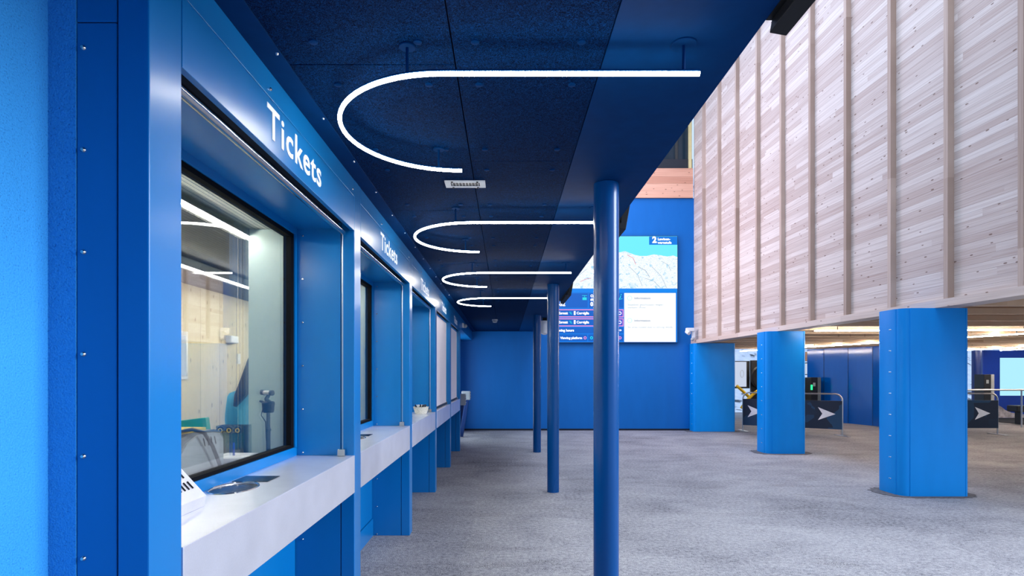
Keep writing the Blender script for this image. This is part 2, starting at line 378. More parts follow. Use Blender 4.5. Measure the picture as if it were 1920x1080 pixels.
# ------------------------------------------------------------------ ticket wall
BAY, PW = 2.0633, 0.154
PR = [1.673 + BAY * n for n in range(6)]                      # far edge of each pier's front
pier_labels = ['nearest blue metal pier beside the rough plaster wall', 'blue metal pier between the first and second ticket counters',
               'blue metal pier between the second counter and the counter with a basket', 'blue metal pier between the basket counter and the nearer white blind',
               'slim blue pier between the two lowered white blinds', 'farthest blue metal pier, beside the white call boxes']
for n in range(6):
    y0, y1 = PR[n] - PW, PR[n]
    xb = -1.146 if n == 0 else XG - .07
    t = thing('wall_pier', pier_labels[n], 'pier', ((XF + xb) / 2, (y0 + y1) / 2, 0), 'blue piers of the ticket wall')
    MB().box(-1.036, XF, y0, y1, 0, ZC, 0.004).build('front_casing', 'blue', t)
    MB().box(xb, -1.040, y0 + .002, y1, 0, 2.54, 0.002).build('jamb_panel', 'blue', t)
    MB().box(xb, -1.040, y0 + .002, y1, 2.543, ZC, 0.002).build('top_panel', 'blue', t)
    MB().box(xb, -1.030, y0 + .006, y1 - .006, 0, ZC - .01).build('seam', 'groove', t)
    xs = -1.129 if n == 0 else -1.278
    for k in range(10):
        z = 2.473 - 0.273 * k
        if z > 0: screw(MB(), (xs, y0 + .002, z), (0, -1, 0)).build('screw', 'chrome', t, True)
# headers, counters, windows, blinds
which = ['the nearest ticket counter', 'the second ticket counter', 'the counter with the basket', 'the nearer lowered white blind', 'the farther lowered white blind']
for n in range(5):
    y0, y1 = PR[n] + .002, PR[n + 1] - PW - .002
    ym = (y0 + y1) / 2
    h = thing('header_panel', 'blue header panel lettered Tickets over ' + which[n], 'sign', (XF, ym, ZH), 'Tickets headers along the blue wall')
    MB().box(XF - .025, XF, y0, y1, ZH, 2.718, 0.002).build('lower_panel', 'blue', h)
    MB().box(XF - .025, XF, y0, y1, 2.7195, ZC - .005, 0.001).build('upper_panel', 'blue', h)
    MB().box(XF - .03, XF - .02, y0, y1, ZH + .01, ZC).build('backing', 'groove', h)
    MB().box(XG + .0, -1.075, y0, y1, ZH + .012, ZH + .03).build('niche_soffit', 'blue', h)
    MB().box(-1.075, XF - .025, y0, y1, ZH + .05, ZH + .07).build('blind_slot', 'groove', h)
    text('Tickets', 0.183, 'letter', h, (XF + .001, y0 + 0.598 - 0.005, 2.561), (0, 1, 0), (0, 0, 1), bold=0.0025, sx=1.13, depth=0.0012, space=1.1)
    for q in (0.33, 0.98):
        screw(MB(), (XF, y0 + (y1 - y0) * q, 2.755), (1, 0, 0)).build('screw', 'chrome', h, True)
    # counter
    c = thing('ticket_counter', 'brushed steel ticket shelf with deep apron, ' + ['nearest and largest, with the steel intercom', 'second from the camera, with a small tray', 'holding the cream basket', 'under the nearer white blind', 'under the farther white blind'][n], 'counter', (-1.13, ym, 0), 'steel counters of the ticket wall')
    yt = y0 + 0.875 if n == 0 else y0 + 0.8
    cx, cy, rx, ry = -1.218, yt, 0.092, 0.135
    mb = MB(); bm = mb.bm; N = 40
    X0, X1 = XG + .005, XF - .001
    ring_o, ring_i, ring_b = [], [], []
    for k in range(N):
        a = 2 * math.pi * k / N; ca, sa = math.cos(a), math.sin(a)
        px, py = cx + rx * ca, cy + ry * sa
        sc = min(((X1 - cx) / ca if ca > 1e-6 else 1e9), ((X0 - cx) / ca if ca < -1e-6 else 1e9), (0.25 / abs(sa) if abs(sa) > 1e-6 else 1e9))
        ring_i.append(bm.verts.new((px, py, ZS))); ring_b.append(bm.verts.new((px, py, ZS - .004)))
        ring_o.append(bm.verts.new((cx + sc * ca, cy + sc * sa, ZS)))
    for k in range(N):
        j = (k + 1) % N
        bm.faces.new((ring_o[k], ring_o[j], ring_i[j], ring_i[k])); bm.faces.new((ring_i[k], ring_i[j], ring_b[j], ring_b[k]))
    for (xa, ya), (xb2, yb2) in (((X0, cy - .25), (X1, cy - .25)), ((X0, cy + .25), (X1, cy + .25))): pass
    for sx_, sy_ in ((X0, -1), (X1, -1), (X0, 1), (X1, 1)):
        # corner fill triangles between the fan and the rectangle
        corner = Vector((sx_, cy + sy_ * .25, ZS))
        a = min((v for v in ring_o if abs(v.co.x - sx_) < 1e-5), key=lambda v: (v.co - corner).length)
        b = min((v for v in ring_o if abs(v.co.y - corner.y) < 1e-5), key=lambda v: (v.co - corner).length)
        if (a.co - corner).length > 1e-5 and (b.co - corner).length > 1e-5:
            bm.faces.new((a, bm.verts.new(corner), b))
    mb.quad((X0, y0, ZS), (X1, y0, ZS), (X1, cy - .25, ZS), (X0, cy - .25, ZS))
    mb.quad((X0, cy + .25, ZS), (X1, cy + .25, ZS), (X1, y1, ZS), (X0, y1, ZS))
    mb.build('shelf', 'steel', c)
    MB().lathe([(0.6, -.040), (0.9, -.034), (1.0, -.015), (1.005, -.003), (1.03, -.003)], (cx, cy, ZS), 40, rx, ry).build('coin_bowl', 'dark_glass', c, True)
    MB().tube([(cx + (rx + .004) * math.cos(a), cy + (ry + .004) * math.sin(a), ZS + .001) for a in [2 * math.pi * k / 40 for k in range(41)]], 0.004, 6).build('bowl_rim', 'chrome', c, True)
    MB().box(cx - .08, cx + .09, cy + ry + .012, cy + ry + .16, ZS + .0005, ZS + .003).build('glass_plate', 'dark_glass', c)
    MB().box(X1 - .012, X1 + .004, y0, y1, 0.857, ZS + .001, 0.002).build('apron', 'steel', c)
    MB().box(X0, X1 - .02, y0, y1, 0.857, 0.865).build('underside', 'blue_dark', c)
    MB().box(XG - .03, XG + .0, y0, y1, 0.175, ZS - .01).build('base_panel', 'blue', c)
    MB().box(XG - .03, XG + .012, y0, y1, 0.0, 0.17, 0.002).build('kick_plate', 'blue', c)
    # window
    yr0, yr1 = y0, y1
    wnd = struct(MB().box(XG - .05, XG + .012, yr0, yr1, ZS, ZS + .055, .002).box(XG - .05, XG + .012, yr0, yr1, ZH - .03, ZH + .02, .002)
                 .box(XG - .05, XG + .012, yr0, yr0 + .03, ZS + .05, ZH - .03).box(XG - .05, XG + .012, yr1 - .03, yr1, ZS + .05, ZH - .03)
                 .build('window_%d' % (n + 1), 'blue'))
    MB().box(XG - .045, XG + .003, yr0 + .03, yr1 - .03, ZS + .055, ZS + .073).box(XG - .045, XG + .003, yr0 + .03, yr1 - .03, ZH - .055, ZH - .03) \
        .box(XG - .045, XG + .003, yr0 + .03, yr0 + .06, ZS + .07, ZH - .05).box(XG - .045, XG + .003, yr1 - .075, yr1 - .03, ZS + .07, ZH - .05).build('gasket', 'gasket', wnd)
    MB().box(XG - .022, XG - .012, yr0 + .04, yr1 - .04, ZS + .06, ZH - .04).build('glass', 'glass', wnd)
    # roller blind with guide cables
    down = n >= 3
    b = thing('roller_blind', ['rolled-up blind tube above the nearest ticket window', 'rolled-up blind tube above the second ticket window', 'rolled-up blind tube above the counter with the basket',
              'lowered white blind, nearer of the two', 'lowered white blind, farther of the two'][n], 'blind', (-1.02, ym, ZS), 'roller blinds of the ticket windows')
    MB().tube([(-1.02, y0 + .004, 2.492), (-1.02, y1 - .03, 2.492)], 0.021, 16).build('roller_tube', 'chrome', b, True)
    for yy in ((y1 - .02,) if n else (y1 - .02, y0 + .02)):
        MB().tube([(-1.02, yy, ZS + .03), (-1.02, yy, 2.49)], 0.0032, 8).build('guide_cable', 'rail', b)
        MB().box(-1.045, -0.998, yy - .03, yy + .012, ZS + .002, ZS + .045, .003).build('cable_bracket', 'chrome', b)
    if down:
        MB().box(-1.0215, -1.0185, y0 + .02, y1 - .045, ZS + .035, 2.49).build('fabric', 'blind', b)
        MB().box(-1.032, -1.008, y0 + .015, y1 - .04, ZS + .008, ZS + .036, .003).build('bottom_bar', 'black', b)
be = thing('header_panel', 'plain blue header running from the last pier to the back wall', 'beam', (XF, 14.1, 2.567))
MB().box(XF - .3, XF, PR[5] + .003, YB - .003, 2.567, ZC - .005, .003).build('beam_casing', 'blue', be)

# ------------------------------------------------------------------ U-shaped lamps
ZL = 2.717
def make_lamp(label):
    t = thing('suspended_lamp', label, 'lamp', (0, 2.615, ZL), 'U-shaped ceiling lamps')
    cx, cy, R = -0.24, 2.615, 0.502
    pts = [(0.72, cy - R, ZL)] + [(0.72 - (0.96) * k / 8, cy - R, ZL) for k in range(1, 8)]
    pts += [(cx - R * math.sin(math.pi * k / 36), cy - R * math.cos(math.pi * k / 36), ZL) for k in range(37)]
    MB().tube(pts, 0.0088, 10).build('light_tube', 'led', t, True)
    MB().tube([(p[0], p[1], ZL + .009) for p in pts], 0.0072, 8).build('lamp_housing', 'band', t, True)
    for x, y, r in ((-0.368, 2.128, .031), (0.661, 2.113, .048), (-0.364, 3.098, .031)):
        MB().tube([(x, y, ZL + .008), (x, y, ZC)], 0.006, 10).build('stem', 'band', t, True)
        MB().lathe([(r, 0.0), (r, -.004), (r - .002, -.006)], (x, y, ZC - .001), 28).build('ceiling_rose', 'band', t)
    return t
l0 = make_lamp('U-shaped glowing lamp nearest the camera, largest in view')
for k, lab in ((1, 'U-shaped glowing lamp, second from the camera, ending behind the big column'), (2, 'U-shaped glowing lamp, third from the camera'), (3, 'U-shaped glowing lamp farthest from the camera')):
    dup(l0, (0, 2.615 + 2.07 * k, ZL), lab)

# ceiling fittings
v = thing('air_vent', 'white slotted air vent in the dark blue ceiling', 'vent', (-.259, 3.66, ZC))
fr = MB()
fr.box(-.388, -.13, 3.60, 3.623, ZC - .008, ZC + .0).box(-.388, -.13, 3.697, 3.72, ZC - .008, ZC).box(-.388, -.352, 3.62, 3.70, ZC - .008, ZC).box(-.166, -.13, 3.62, 3.70, ZC - .008, ZC)
fr.build('frame', 'white', v)
MB().box(-.355, -.163, 3.62, 3.70, ZC - .003, ZC - .001).build('dark_slot', 'black', v)
for k in range(9): MB().box(-.342 + .0205 * k, -.339 + .0205 * k, 3.622, 3.698, ZC - .007, ZC - .003).build('blade', 'white', v)
for x, y in ((-.34, 3.606), (-.18, 3.606), (-.34, 3.715), (-.18, 3.715)): screw(MB(), (x, y, ZC - .008), (0, 0, -1)).build('screw', 'black', v)
d = thing('smoke_detector', 'small white smoke detector on the blue ceiling near the back wall', 'detector', (-.238, 12.72, ZC))
MB().lathe([(.065, 0), (.065, -.02)], (-.238, 12.72, ZC - .001), 24).build('base_ring', 'white', d, True)
MB().lathe([(.05, -.02), (.055, -.05), (.035, -.07)], (-.238, 12.72, ZC), 24).build('sensor_head', 'lgrey', d, True)
s = thing('dome_camera', 'small white camera on the blue header beyond the farthest pier', 'camera', (XF + .04, 12.55, 2.68))
MB().box(XF - .004, XF + .035, 12.5, 12.6, 2.63, 2.73, .006).build('mount', 'white', s)
MB().ball((XF + .06, 12.55, 2.67), .045).build('dome', 'lgrey', s, True)

# black fittings along the ceiling's free edge
def make_fix(label, y0, y1):
    t = thing('edge_fixture', label, 'fixture', (.93, (y0 + y1) / 2, 2.82), 'black fixtures on the ceiling edge')
    rot = Matrix.Rotation(math.radians(10), 3, 'Y')
    MB().box(.93, .99, y0, y1, 2.775, 2.975, .003, rot).build('housing', 'black_metal', t)
    MB().box(.901, .935, y0 + .0, y1 - .0, 2.826, 2.90).build('mounting_plate', 'black_metal', t)
    return t
make_fix('long black fixture on the ceiling edge, nearest the camera at the top of the view', .75, 1.97)
make_fix('black fixture on the ceiling edge beside the nearest round column', 4.6, 5.75)
make_fix('black fixture on the ceiling edge beside the second round column', 8.45, 9.5)
make_fix('farthest black fixture on the ceiling edge, above the white loudspeaker', 12.1, 13.2)
sp = thing('wall_speaker', 'white rounded loudspeaker hanging beside the farthest round column', 'speaker', (.86, 11.95, 2.55))
MB().lathe([(.03, -.30), (.085, -.27), (.10, -.05), (.095, 0)], (.845, 12.35, 2.76), 20).build('shell', 'white', sp, True)
MB().box(.80, .89, 12.32, 12.38, 2.755, 2.825).build('bracket', 'black_metal', sp)

# ------------------------------------------------------------------ round columns
def make_column(label, y):
    t = thing('round_column', label, 'column', (.648, y, 0), 'round blue columns under the ceiling edge')
    MB().lathe([(.081, 0), (.081, ZC - .004)], (.648, y, 0), 48).build('shaft', 'blue_col', t, True)
    return t
make_column('nearest and thickest-looking round blue column, running off the bottom of the view', 3.667)
make_column('second round blue column from the camera', 7.755)
make_column('third and farthest round blue column, below the white loudspeaker', 11.72)

# ------------------------------------------------------------------ big clad pillars under the wood wall
def rrect(x0, x1, y0, y1, r, n=8):
    out = []
    for cx, cy, a0 in ((x1 - r, y1 - r, 0), (x0 + r, y1 - r, 90), (x0 + r, y0 + r, 180), (x1 - r, y0 + r, 270)):
        for k in range(n + 1):
            a = math.radians(a0 + 90 * k / n); out.append((cx + r * math.cos(a), cy + r * math.sin(a)))
    return out
def fold(x0, x1, y0, y1, r, g=.014, n=8):
    out = []
    for k in range(n + 1):
        a = math.radians(90 * k / n); out.append((x1 - .05 + .05 * math.cos(a), y1 - .05 + .05 * math.sin(a)))
    for k in range(n + 1):
        a = math.radians(90 + 90 * k / n); out.append((x0 + r + r * math.cos(a), y1 - r + r * math.sin(a)))
    out += [(x0, y0 + r + .022), (x0 + .004, y0 + r + .010), (x0 + g, y0 + r + .006)]
    for k in range(n + 1):
        a = math.radians(180 + 90 * k / n); out.append((x0 + r + (r - g) * math.cos(a), y0 + r + (r - g) * math.sin(a)))
    out += [(x0 + r + .006, y0 + g), (x0 + r + .010, y0 + .004), (x0 + r + .020, y0)]
    for k in range(n + 1):
        a = math.radians(270 + 90 * k / n); out.append((x1 - .05 + .05 * math.cos(a), y0 + .05 + .05 * math.sin(a)))
    return out
def make_pillar(label, x0, x1, y, dep, r):
    t = thing('clad_pillar', label, 'pillar', ((x0 + x1) / 2, y + dep / 2, 0), 'broad blue pillars under the wooden wall')
    MB().prism(fold(x0, x1, y, y + dep, r), 0, 2.467).build('cladding', 'blue_pillar', t, True)
    MB().tube([(x1 - .05, y - .001, 0), (x1 - .05, y - .001, 2.466)], .004, 6).build('edge_seam', 'blue_pillar', t, True)
    for k in range(8):
        z = 2.2 - .285 * k
        for dy in (-.012, .014): screw(MB(), (x0, y + dep * .42 + dy, z), (-1, 0, 0)).build('screw', 'chrome', t)
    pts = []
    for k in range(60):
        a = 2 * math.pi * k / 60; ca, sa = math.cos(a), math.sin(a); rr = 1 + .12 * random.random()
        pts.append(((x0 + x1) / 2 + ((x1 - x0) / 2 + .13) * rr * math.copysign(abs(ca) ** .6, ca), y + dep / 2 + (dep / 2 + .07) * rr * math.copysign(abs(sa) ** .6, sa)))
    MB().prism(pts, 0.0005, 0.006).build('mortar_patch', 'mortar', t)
make_pillar('broad blue clad pillar at the right, nearest and tallest of the three', 5.17, 6.06, 7.43, .52, .11)
make_pillar('broad blue clad pillar in the middle of the three', 5.24, 6.03, 11.42, .52, .11)
make_pillar('broad blue clad pillar touching the back wall', 5.24, 6.40, 15.84, .40, .05)

# ------------------------------------------------------------------ information screen on the back wall
YS = YB - .11
def S(x, y, d=0.0): return Vector(((x - 948) * YS / F, YS - d, 1.6 - (y - 702) * YS / F))
scr = thing('display_screen', 'huge lit information screen with mountain map on the blue back wall', 'screen', (3.1, YB - .05, 2.5))
def srect(mb, x0, y0, x1, y1, d=0.002, th=0.002):
    a, b = S(x0, y1), S(x1, y0); mb.box(a.x, b.x, YS - d, YS - d + th, a.z, b.z); return mb
def gm(n, r, g, b, st): M[n] = glow(n, srgb(r, g, b), st)
gm('s_sky', 110, 232, 252, 1.1); gm('s_white', 255, 255, 255, 1.25); gm('s_blue', 0, 124, 232, 1.0); gm('s_lblue', 0, 138, 245, 1.0)
gm('s_dblue', 0, 100, 205, 1.0); gm('s_pink', 245, 150, 215, 1.0); gm('s_cyan', 40, 225, 240, 1.0); gm('s_grey', 130, 150, 175, 1.0); gm('s_lgrey', 165, 188, 205, 1.0)
gm('s_text', 250, 252, 255, 1.3); gm('s_purple', 70, 90, 215, 1.0); gm('s_red', 230, 90, 120, 1.0)
def snowmap():
    k = NT('s_snowmap'); v = k.coords((1.6, 1, 1.9))
    a = k.n('ShaderNodeTexNoise'); a.inputs['Scale'].default_value = 3.2; a.inputs['Detail'].default_value = 9; a.inputs['Distortion'].default_value = 1.6; k.l(v, a.inputs['Vector'])
    c = k.ramp(a.outputs['Fac'], [(0.33, srgb(160, 212, 238)), (0.43, srgb(235, 246, 252)), (0.50, srgb(255, 255, 255)), (0.530, srgb(196, 224, 244)), (0.555, srgb(252, 254, 255)), (0.70, srgb(222, 240, 250))])
    k.l(c, k.b.inputs['Emission Color']); k.b.inputs['Emission Strength'].default_value = 1.05; k.b.inputs['Base Color'].default_value = (.01, .01, .012, 1); k.b.inputs['Specular IOR Level'].default_value = .05; return k.m
M['s_map'] = snowmap()
a, b_ = S(1035, 642), S(1270, 443)
MB().box(a.x - .01, b_.x + .01, YS, YB - .002, a.z - .01, b_.z + .01).build('casing', 'black', scr)
srect(MB(), 1035, 443, 1270, 541).build('map_sky', 's_sky', scr)
ridge = [(1035, 500), (1055, 492), (1075, 488), (1092, 481), (1105, 478), (1120, 476), (1135, 474), (1150, 475), (1163, 473), (1172, 471), (1180, 474), (1190, 478), (1200, 480), (1212, 480), (1226, 477), (1240, 479), (1252, 481), (1262, 479), (1270, 482)]
mp = [S(*q) for q in ridge] + [S(1270, 541), S(1035, 541)]
MB().prism([(q.x, q.z) for q in mp], YS - .005, YS - .003, 'Y').build('map_mountains', 's_map', scr)
for (x0, y0, x1, y1, mat) in ((1176, 478, 1192, 496, 's_red'), (1196, 500, 1218, 520, 's_grey'), (1240, 490, 1258, 508, 's_lgrey'), (1088, 528, 1108, 522, 's_red'), (1210, 522, 1236, 538, 's_lgrey'), (1180, 500, 1204, 536, 's_lgrey'), (1060, 535, 1100, 505, 's_lgrey'), (1222, 500, 1250, 540, 's_lgrey')):
    p, q = S(x0, y0, .006), S(x1, y1, .006)
    MB().tube([p, (p + q) / 2 + Vector((.05, 0, .04)), q], .006, 5).build('map_route', mat, scr)
for (x, y, w) in ((1178, 478, 'Sass Ronsol'), (1191, 497, 'Corviglia'), (1200, 507, 'Signal'), (1214, 524, 'Salastrains'), (1240, 510, 'Piz Nair'), (1243, 526, 'Marguns')):
    pass
srect(MB(), 1217, 443.5, 1270, 459, .006).build('level_box', 's_blue', scr)
text('2', .24, 's_text', scr, S(1223, 455, .009), (1, 0, 0), (0, 0, 1), bold=.012, depth=.001)
text('Lawinen-\nwarnstufe', .098, 's_text', scr, S(1233, 450.6, .009), (1, 0, 0), (0, 0, 1), bold=.004, depth=.001)
srect(MB(), 1035, 541, 1270, 642).build('board', 's_blue', scr)
srect(MB(), 1035, 541, 1270, 548, .004).build('divider', 's_lblue', scr)
srect(MB(), 1170.5, 549.5, 1267, 641, .005).build('info_panel', 's_white', scr)
def info(y, lines):
    c = S(1180.5, y, .007)
    MB().tube([(c.x + .062 * math.cos(2 * math.pi * k / 24), c.y, c.z + .062 * math.sin(2 * math.pi * k / 24)) for k in range(25)], .006, 5).build('info_icon', 's_cyan', scr)
    text('i', .09, 's_cyan', scr, S(1179.8, y + 2, .008), (1, 0, 0), (0, 0, 1), depth=.001)
    text('Information', .098, 's_grey', scr, S(1189, y + 2.3, .008), (1, 0, 0), (0, 0, 1), bold=.002, depth=.001)
    text(lines, .082, 's_lgrey', scr, S(1176.5, y + 14, .008), (1, 0, 0), (0, 0, 1), depth=.001, sx=1.08, bold=.001)
info(559, 'Skigebiet geschlossen wegen\nstarkem Wind'); info(601, 'Ski area closed due to strong winds')
srect(MB(), 1035, 550, 1102, 577, .004).build('card', 's_dblue', scr); srect(MB(), 1104, 550, 1169, 577, .004).build('card', 's_dblue', scr)
text('-52', .15, 's_text', scr, S(1046.5, 573.5, .007), (1, 0, 0), (0, 0, 1), bold=.008, depth=.001)
text('Open\nslopes', .10, 's_text', scr, S(1107, 557, .007), (1, 0, 0), (0, 0, 1), bold=.005, depth=.001)
text('0', .15, 's_text', scr, S(1107, 573.5, .007), (1, 0, 0), (0, 0, 1), bold=.008, depth=.001)
g0 = S(1096, 559, .007)
MB().box(g0.x - .06, g0.x + .06, YS - .009, YS - .007, g0.z - .055, g0.z + .02, .0005).box(g0.x - .006, g0.x + .006, YS - .009, YS - .007, g0.z + .02, g0.z + .07).box(g0.x - .07, g0.x + .07, YS - .009, YS - .007, g0.z + .065, g0.z + .078).build('gondola_icon', 's_cyan', scr)
g1 = S(1163, 558, .007)
MB().tube([g1 + Vector((-.05, 0, -.06)), g1 + Vector((0, 0, 0)), g1 + Vector((.01, 0, .05))], .012, 5).tube([g1 + Vector((-.07, 0, -.07)), g1 + Vector((.06, 0, -.03))], .007, 5).ball(g1 + Vector((.025, 0, .085)), .016).build('skier_icon', 's_cyan', scr)
for yy in (580, 597):
    srect(MB(), 1035, yy, 1169, yy + 15, .004).build('row_outline', 's_pink', scr); srect(MB(), 1035, yy + 1.7, 1167.5, yy + 13.3, .006).build('row', 's_dblue', scr)
    srect(MB(), 1160, yy + 1.7, 1167.5, yy + 13.3, .0065).build('row_status', 's_purple', scr)
    text('Zermatt', .098, 's_text', scr, S(1047, yy + 9.3, .008), (1, 0, 0), (0, 0, 1), bold=.004, depth=.001, sx=.80)
    text('Corviglia', .098, 's_text', scr, S(1081, yy + 9.3, .008), (1, 0, 0), (0, 0, 1), bold=.004, depth=.001)
    p = S(1070, yy + 7, .008)
    MB().tube([p + Vector((-.04, 0, .025)), p + Vector((.02, 0, .015))], .010, 5).tube([p + Vector((-.02, 0, -.015)), p + Vector((.04, 0, -.03))], .010, 5).build('swap_icon', 's_cyan', scr)
    q = S(1077.5, yy + 7, .008); MB().box(q.x - .025, q.x + .025, YS - .010, YS - .007, q.z - .055, q.z + .055).build('funicular_icon', 's_text', scr)
    q = S(1162, yy + 7.3, .009); MB().tube([(q.x + .04 * math.cos(a), q.y, q.z + .04 * math.sin(a)) for a in [2 * math.pi * k / 16 for k in range(17)]], .011, 5).build('status_icon', 's_text', scr)
srect(MB(), 1035, 614, 1169, 625, .004).build('row', 's_dblue', scr)
text('Opening hours', .098, 's_text', scr, S(1037, 621.5, .007), (1, 0, 0), (0, 0, 1), bold=.004, depth=.001)
text('>>', .098, 's_text', scr, S(1158, 621.5, .007), (1, 0, 0), (0, 0, 1), bold=.004, depth=.001)
srect(MB(), 1035, 627, 1101, 640, .004).build('row', 's_dblue', scr); srect(MB(), 1103, 627, 1169, 640, .004).build('row', 's_dblue', scr)
text('Viewing platform', .09, 's_text', scr, S(1050.5, 635.6, .007), (1, 0, 0), (0, 0, 1), bold=.004, depth=.001)
for x, mt in ((1097, 's_pink'), (1109, 's_cyan'), (1162.5, 's_pink')):
    q = S(x, 633.5, .009); MB().tube([(q.x + .032 * math.cos(a), q.y, q.z + .032 * math.sin(a)) for a in [2 * math.pi * k / 16 for k in range(17)]], .011, 5).build('status_icon', mt, scr)

# security camera on the wood wall's end
cc = thing('security_camera', 'white security camera at the corner of back wall and wooden wall', 'camera', (5.2, 15.95, 2.7))
MB().box(5.225, 5.30, 15.9, 16.0, 2.62, 2.86, .01).build('wall_arm', 'white', cc)
MB().box(5.05, 5.27, 15.86, 15.98, 2.80, 2.90, .015).build('sun_shield', 'white', cc)
MB().tube([(5.06, 15.9, 2.80), (5.10, 15.8, 2.74)], .055, 14).build('camera_body', 'white', cc, True)
MB().ball((5.21, 15.86, 2.58), .05).build('dome', 'lgrey', cc, True)

# ------------------------------------------------------------------ call boxes in the alcove
def make_box(label, x, y, z0, z1):
    t = thing('call_box', label, 'box', (x, y, 0), 'white boxes on slanted blue posts beyond the last pier')
    MB().box(x - .14, x + .08, y - .07, y + .07, z0, z1, .01).build('housing', 'lgrey', t)
    MB().box(x + .08, x + .085, y - .05, y + .05, z0 + .04, z1 - .03).build('front_panel', 'blue_dark', t)
    for k in range(3): MB().box(x + .085, x + .09, y - .035, y + .035, z0 + .05 + .06 * k, z0 + .08 + .06 * k).build('key_plate', 'white', t)
    rot = Matrix.Rotation(math.radians(9), 3, 'Y')
    MB().box(x - .12, x - .03, y - .05, y + .05, 0.0, z0 + .01, .004, rot).build('post', 'blue_dark', t)
make_box('white call box on a slanted post just beyond the farthest pier', -.985, 12.9, .90, 1.16)
make_box('white call box on a slanted post, farther and close to the back wall', -.985, 14.6, .95, 1.17)

# ------------------------------------------------------------------ things on the counters
ic = thing('counter_intercom', 'slotted steel intercom box at the left end of the nearest counter', 'intercom', (-1.19, 2.1, ZS))
MB().prism([(-1.30, ZS + .001), (-1.165, ZS + .001), (-1.158, ZS + .042), (-1.262, ZS + .155), (-1.30, ZS + .155)], 1.80, 2.20, 'Y').build('housing', 'steel', ic)
for k in range(2):
    for j in range(4):
        yc, tt = 2.085 + .026 * j, .30 + .34 * k
        MB().tube([(-1.158 - .104 * tt + .001, yc, ZS + .042 + .113 * tt + .001), (-1.158 - .104 * (tt + .22) + .001, yc, ZS + .042 + .113 * (tt + .22) + .001)], .0035, 6).build('slot', 'black', ic)
MB().tube([(-1.166, 1.95, ZS + .02), (-1.156, 1.95, ZS + .02)], .010, 12).build('call_button', 'black', ic)
bk = thing('wicker_basket', 'cream wicker basket of small dark goods on the third counter', 'basket', (-1.10, 7.40, ZS))
MB().lathe([(.075, .002), (.085, .03), (.10, .085), (.105, .09), (.095, .085), (.07, .01)], (-1.10, 7.40, ZS), 24).build('basket_body', 'wicker', bk, True)
for k in range(14):
    a = k * 2.4; r = .02 + .05 * ((k * 37) % 10) / 10
    pn = MB().tube([(-1.10 + r * math.cos(a), 7.40 + r * math.sin(a), ZS + .05), (-1.10 + r * 1.5 * math.cos(a + .6), 7.40 + r * 1.5 * math.sin(a + .6), ZS + .115)], .007, 6).build('pen', 'black' if k % 3 else 'white', None)
    tag(pn, 'thin dark or white pen sticking up in the cream wicker basket', 'pen', 'pens in the wicker basket')

# ------------------------------------------------------------------ ticket office interior
struct(MB().box(-5, XG - .08, 1.7, 15, 0.0, 0.25).build('floor_office', 'grey'))
struct(MB().box(-3.5, -3.38, 1.7, 12, 0.25, ZC - .01).build('wall_office', 'clt'))
struct(MB().box(-3.38, -1.40, 1.60, 1.72, 0.25, ZC - .01).build('wall_office_end', 'panel'))
struct(MB().box(-3.38, XG - .08, 11.8, 11.95, 0.25, ZC - .01).build('wall_office_far', 'clt'))
def slatted(name, base, line, pitch):
    k = NT(name); tc = k.n('ShaderNodeTexCoord'); sp_ = k.n('ShaderNodeSeparateXYZ'); k.l(tc.outputs['Object'], sp_.inputs[0])
    f = k.math('LESS_THAN', k.math('FRACT', k.math('DIVIDE', sp_.outputs['X'], pitch)), 0.2)
    k.l(k.mix(f, base, line), k.b.inputs['Base Color']); k.b.inputs['Roughness'].default_value = 0.6; return k.m
struct(MB().box(-1.66, XG - .06, 1.72, 11.8, 2.535, 2.60).build('ceiling_office_edge', slatted('pale_slatted_panel', srgb(180, 182, 170), srgb(60, 62, 58), 0.03)))
struct(MB().box(-3.38, -1.66, 1.72, 11.8, 2.56, 2.62).build('ceiling_office', slatted('dark_ribbed_ceiling', srgb(72, 78, 84), srgb(22, 24, 30), 0.035)))
for n in range(5):
    pt = struct(MB().box(-1.657, -1.40, PR[n + 1] - PW + .085, PR[n + 1] - .0, 0.25, 2.534).build('trim_office_%d' % (n + 1), 'panel'))
for k, (x, lab) in enumerate(((-1.675, 'glowing linear lamp inside the ticket office, close to the window'), (-2.64, 'glowing linear lamp deeper inside the ticket office'))):
    t = thing('office_lamp', lab, 'lamp', (x, 5, 2.5), 'linear lamps in the ticket office')
    for j in range(4):
        a0 = 1.9 + 2.45 * j
        MB().box(x - .010, x + .010, a0, a0 + 2.43, 2.480, 2.492).build('diffuser', 'led3', t)
    MB().box(x - .024, x + .024, 1.9, 11.68, 2.492, 2.559 if k else 2.534).build('lamp_housing', 'grey', t)
ow = struct(MB().box(-3.38, -3.36, 5.55, 6.02, 1.55, 2.05).build('window_6', 'white'))
MB().box(-3.36, -3.355, 5.59, 5.98, 1.59, 2.01).build('pane', glow('daylit_office_pane', (.8, .9, 1, 1), 1.2), ow)
dk = thing('office_desk', 'pale long desk inside the ticket window', 'desk', (-1.75, 2.7, .25))
MB().box(-2.1, XG - .055, 1.74, 3.60, 1.06, 1.10, .004).build('worktop', 'desk', dk)
for yy in (1.8, 3.5): MB().box(-2.05, -1.45, yy, yy + .04, .25, 1.06).build('side_panel', 'lgrey', dk)
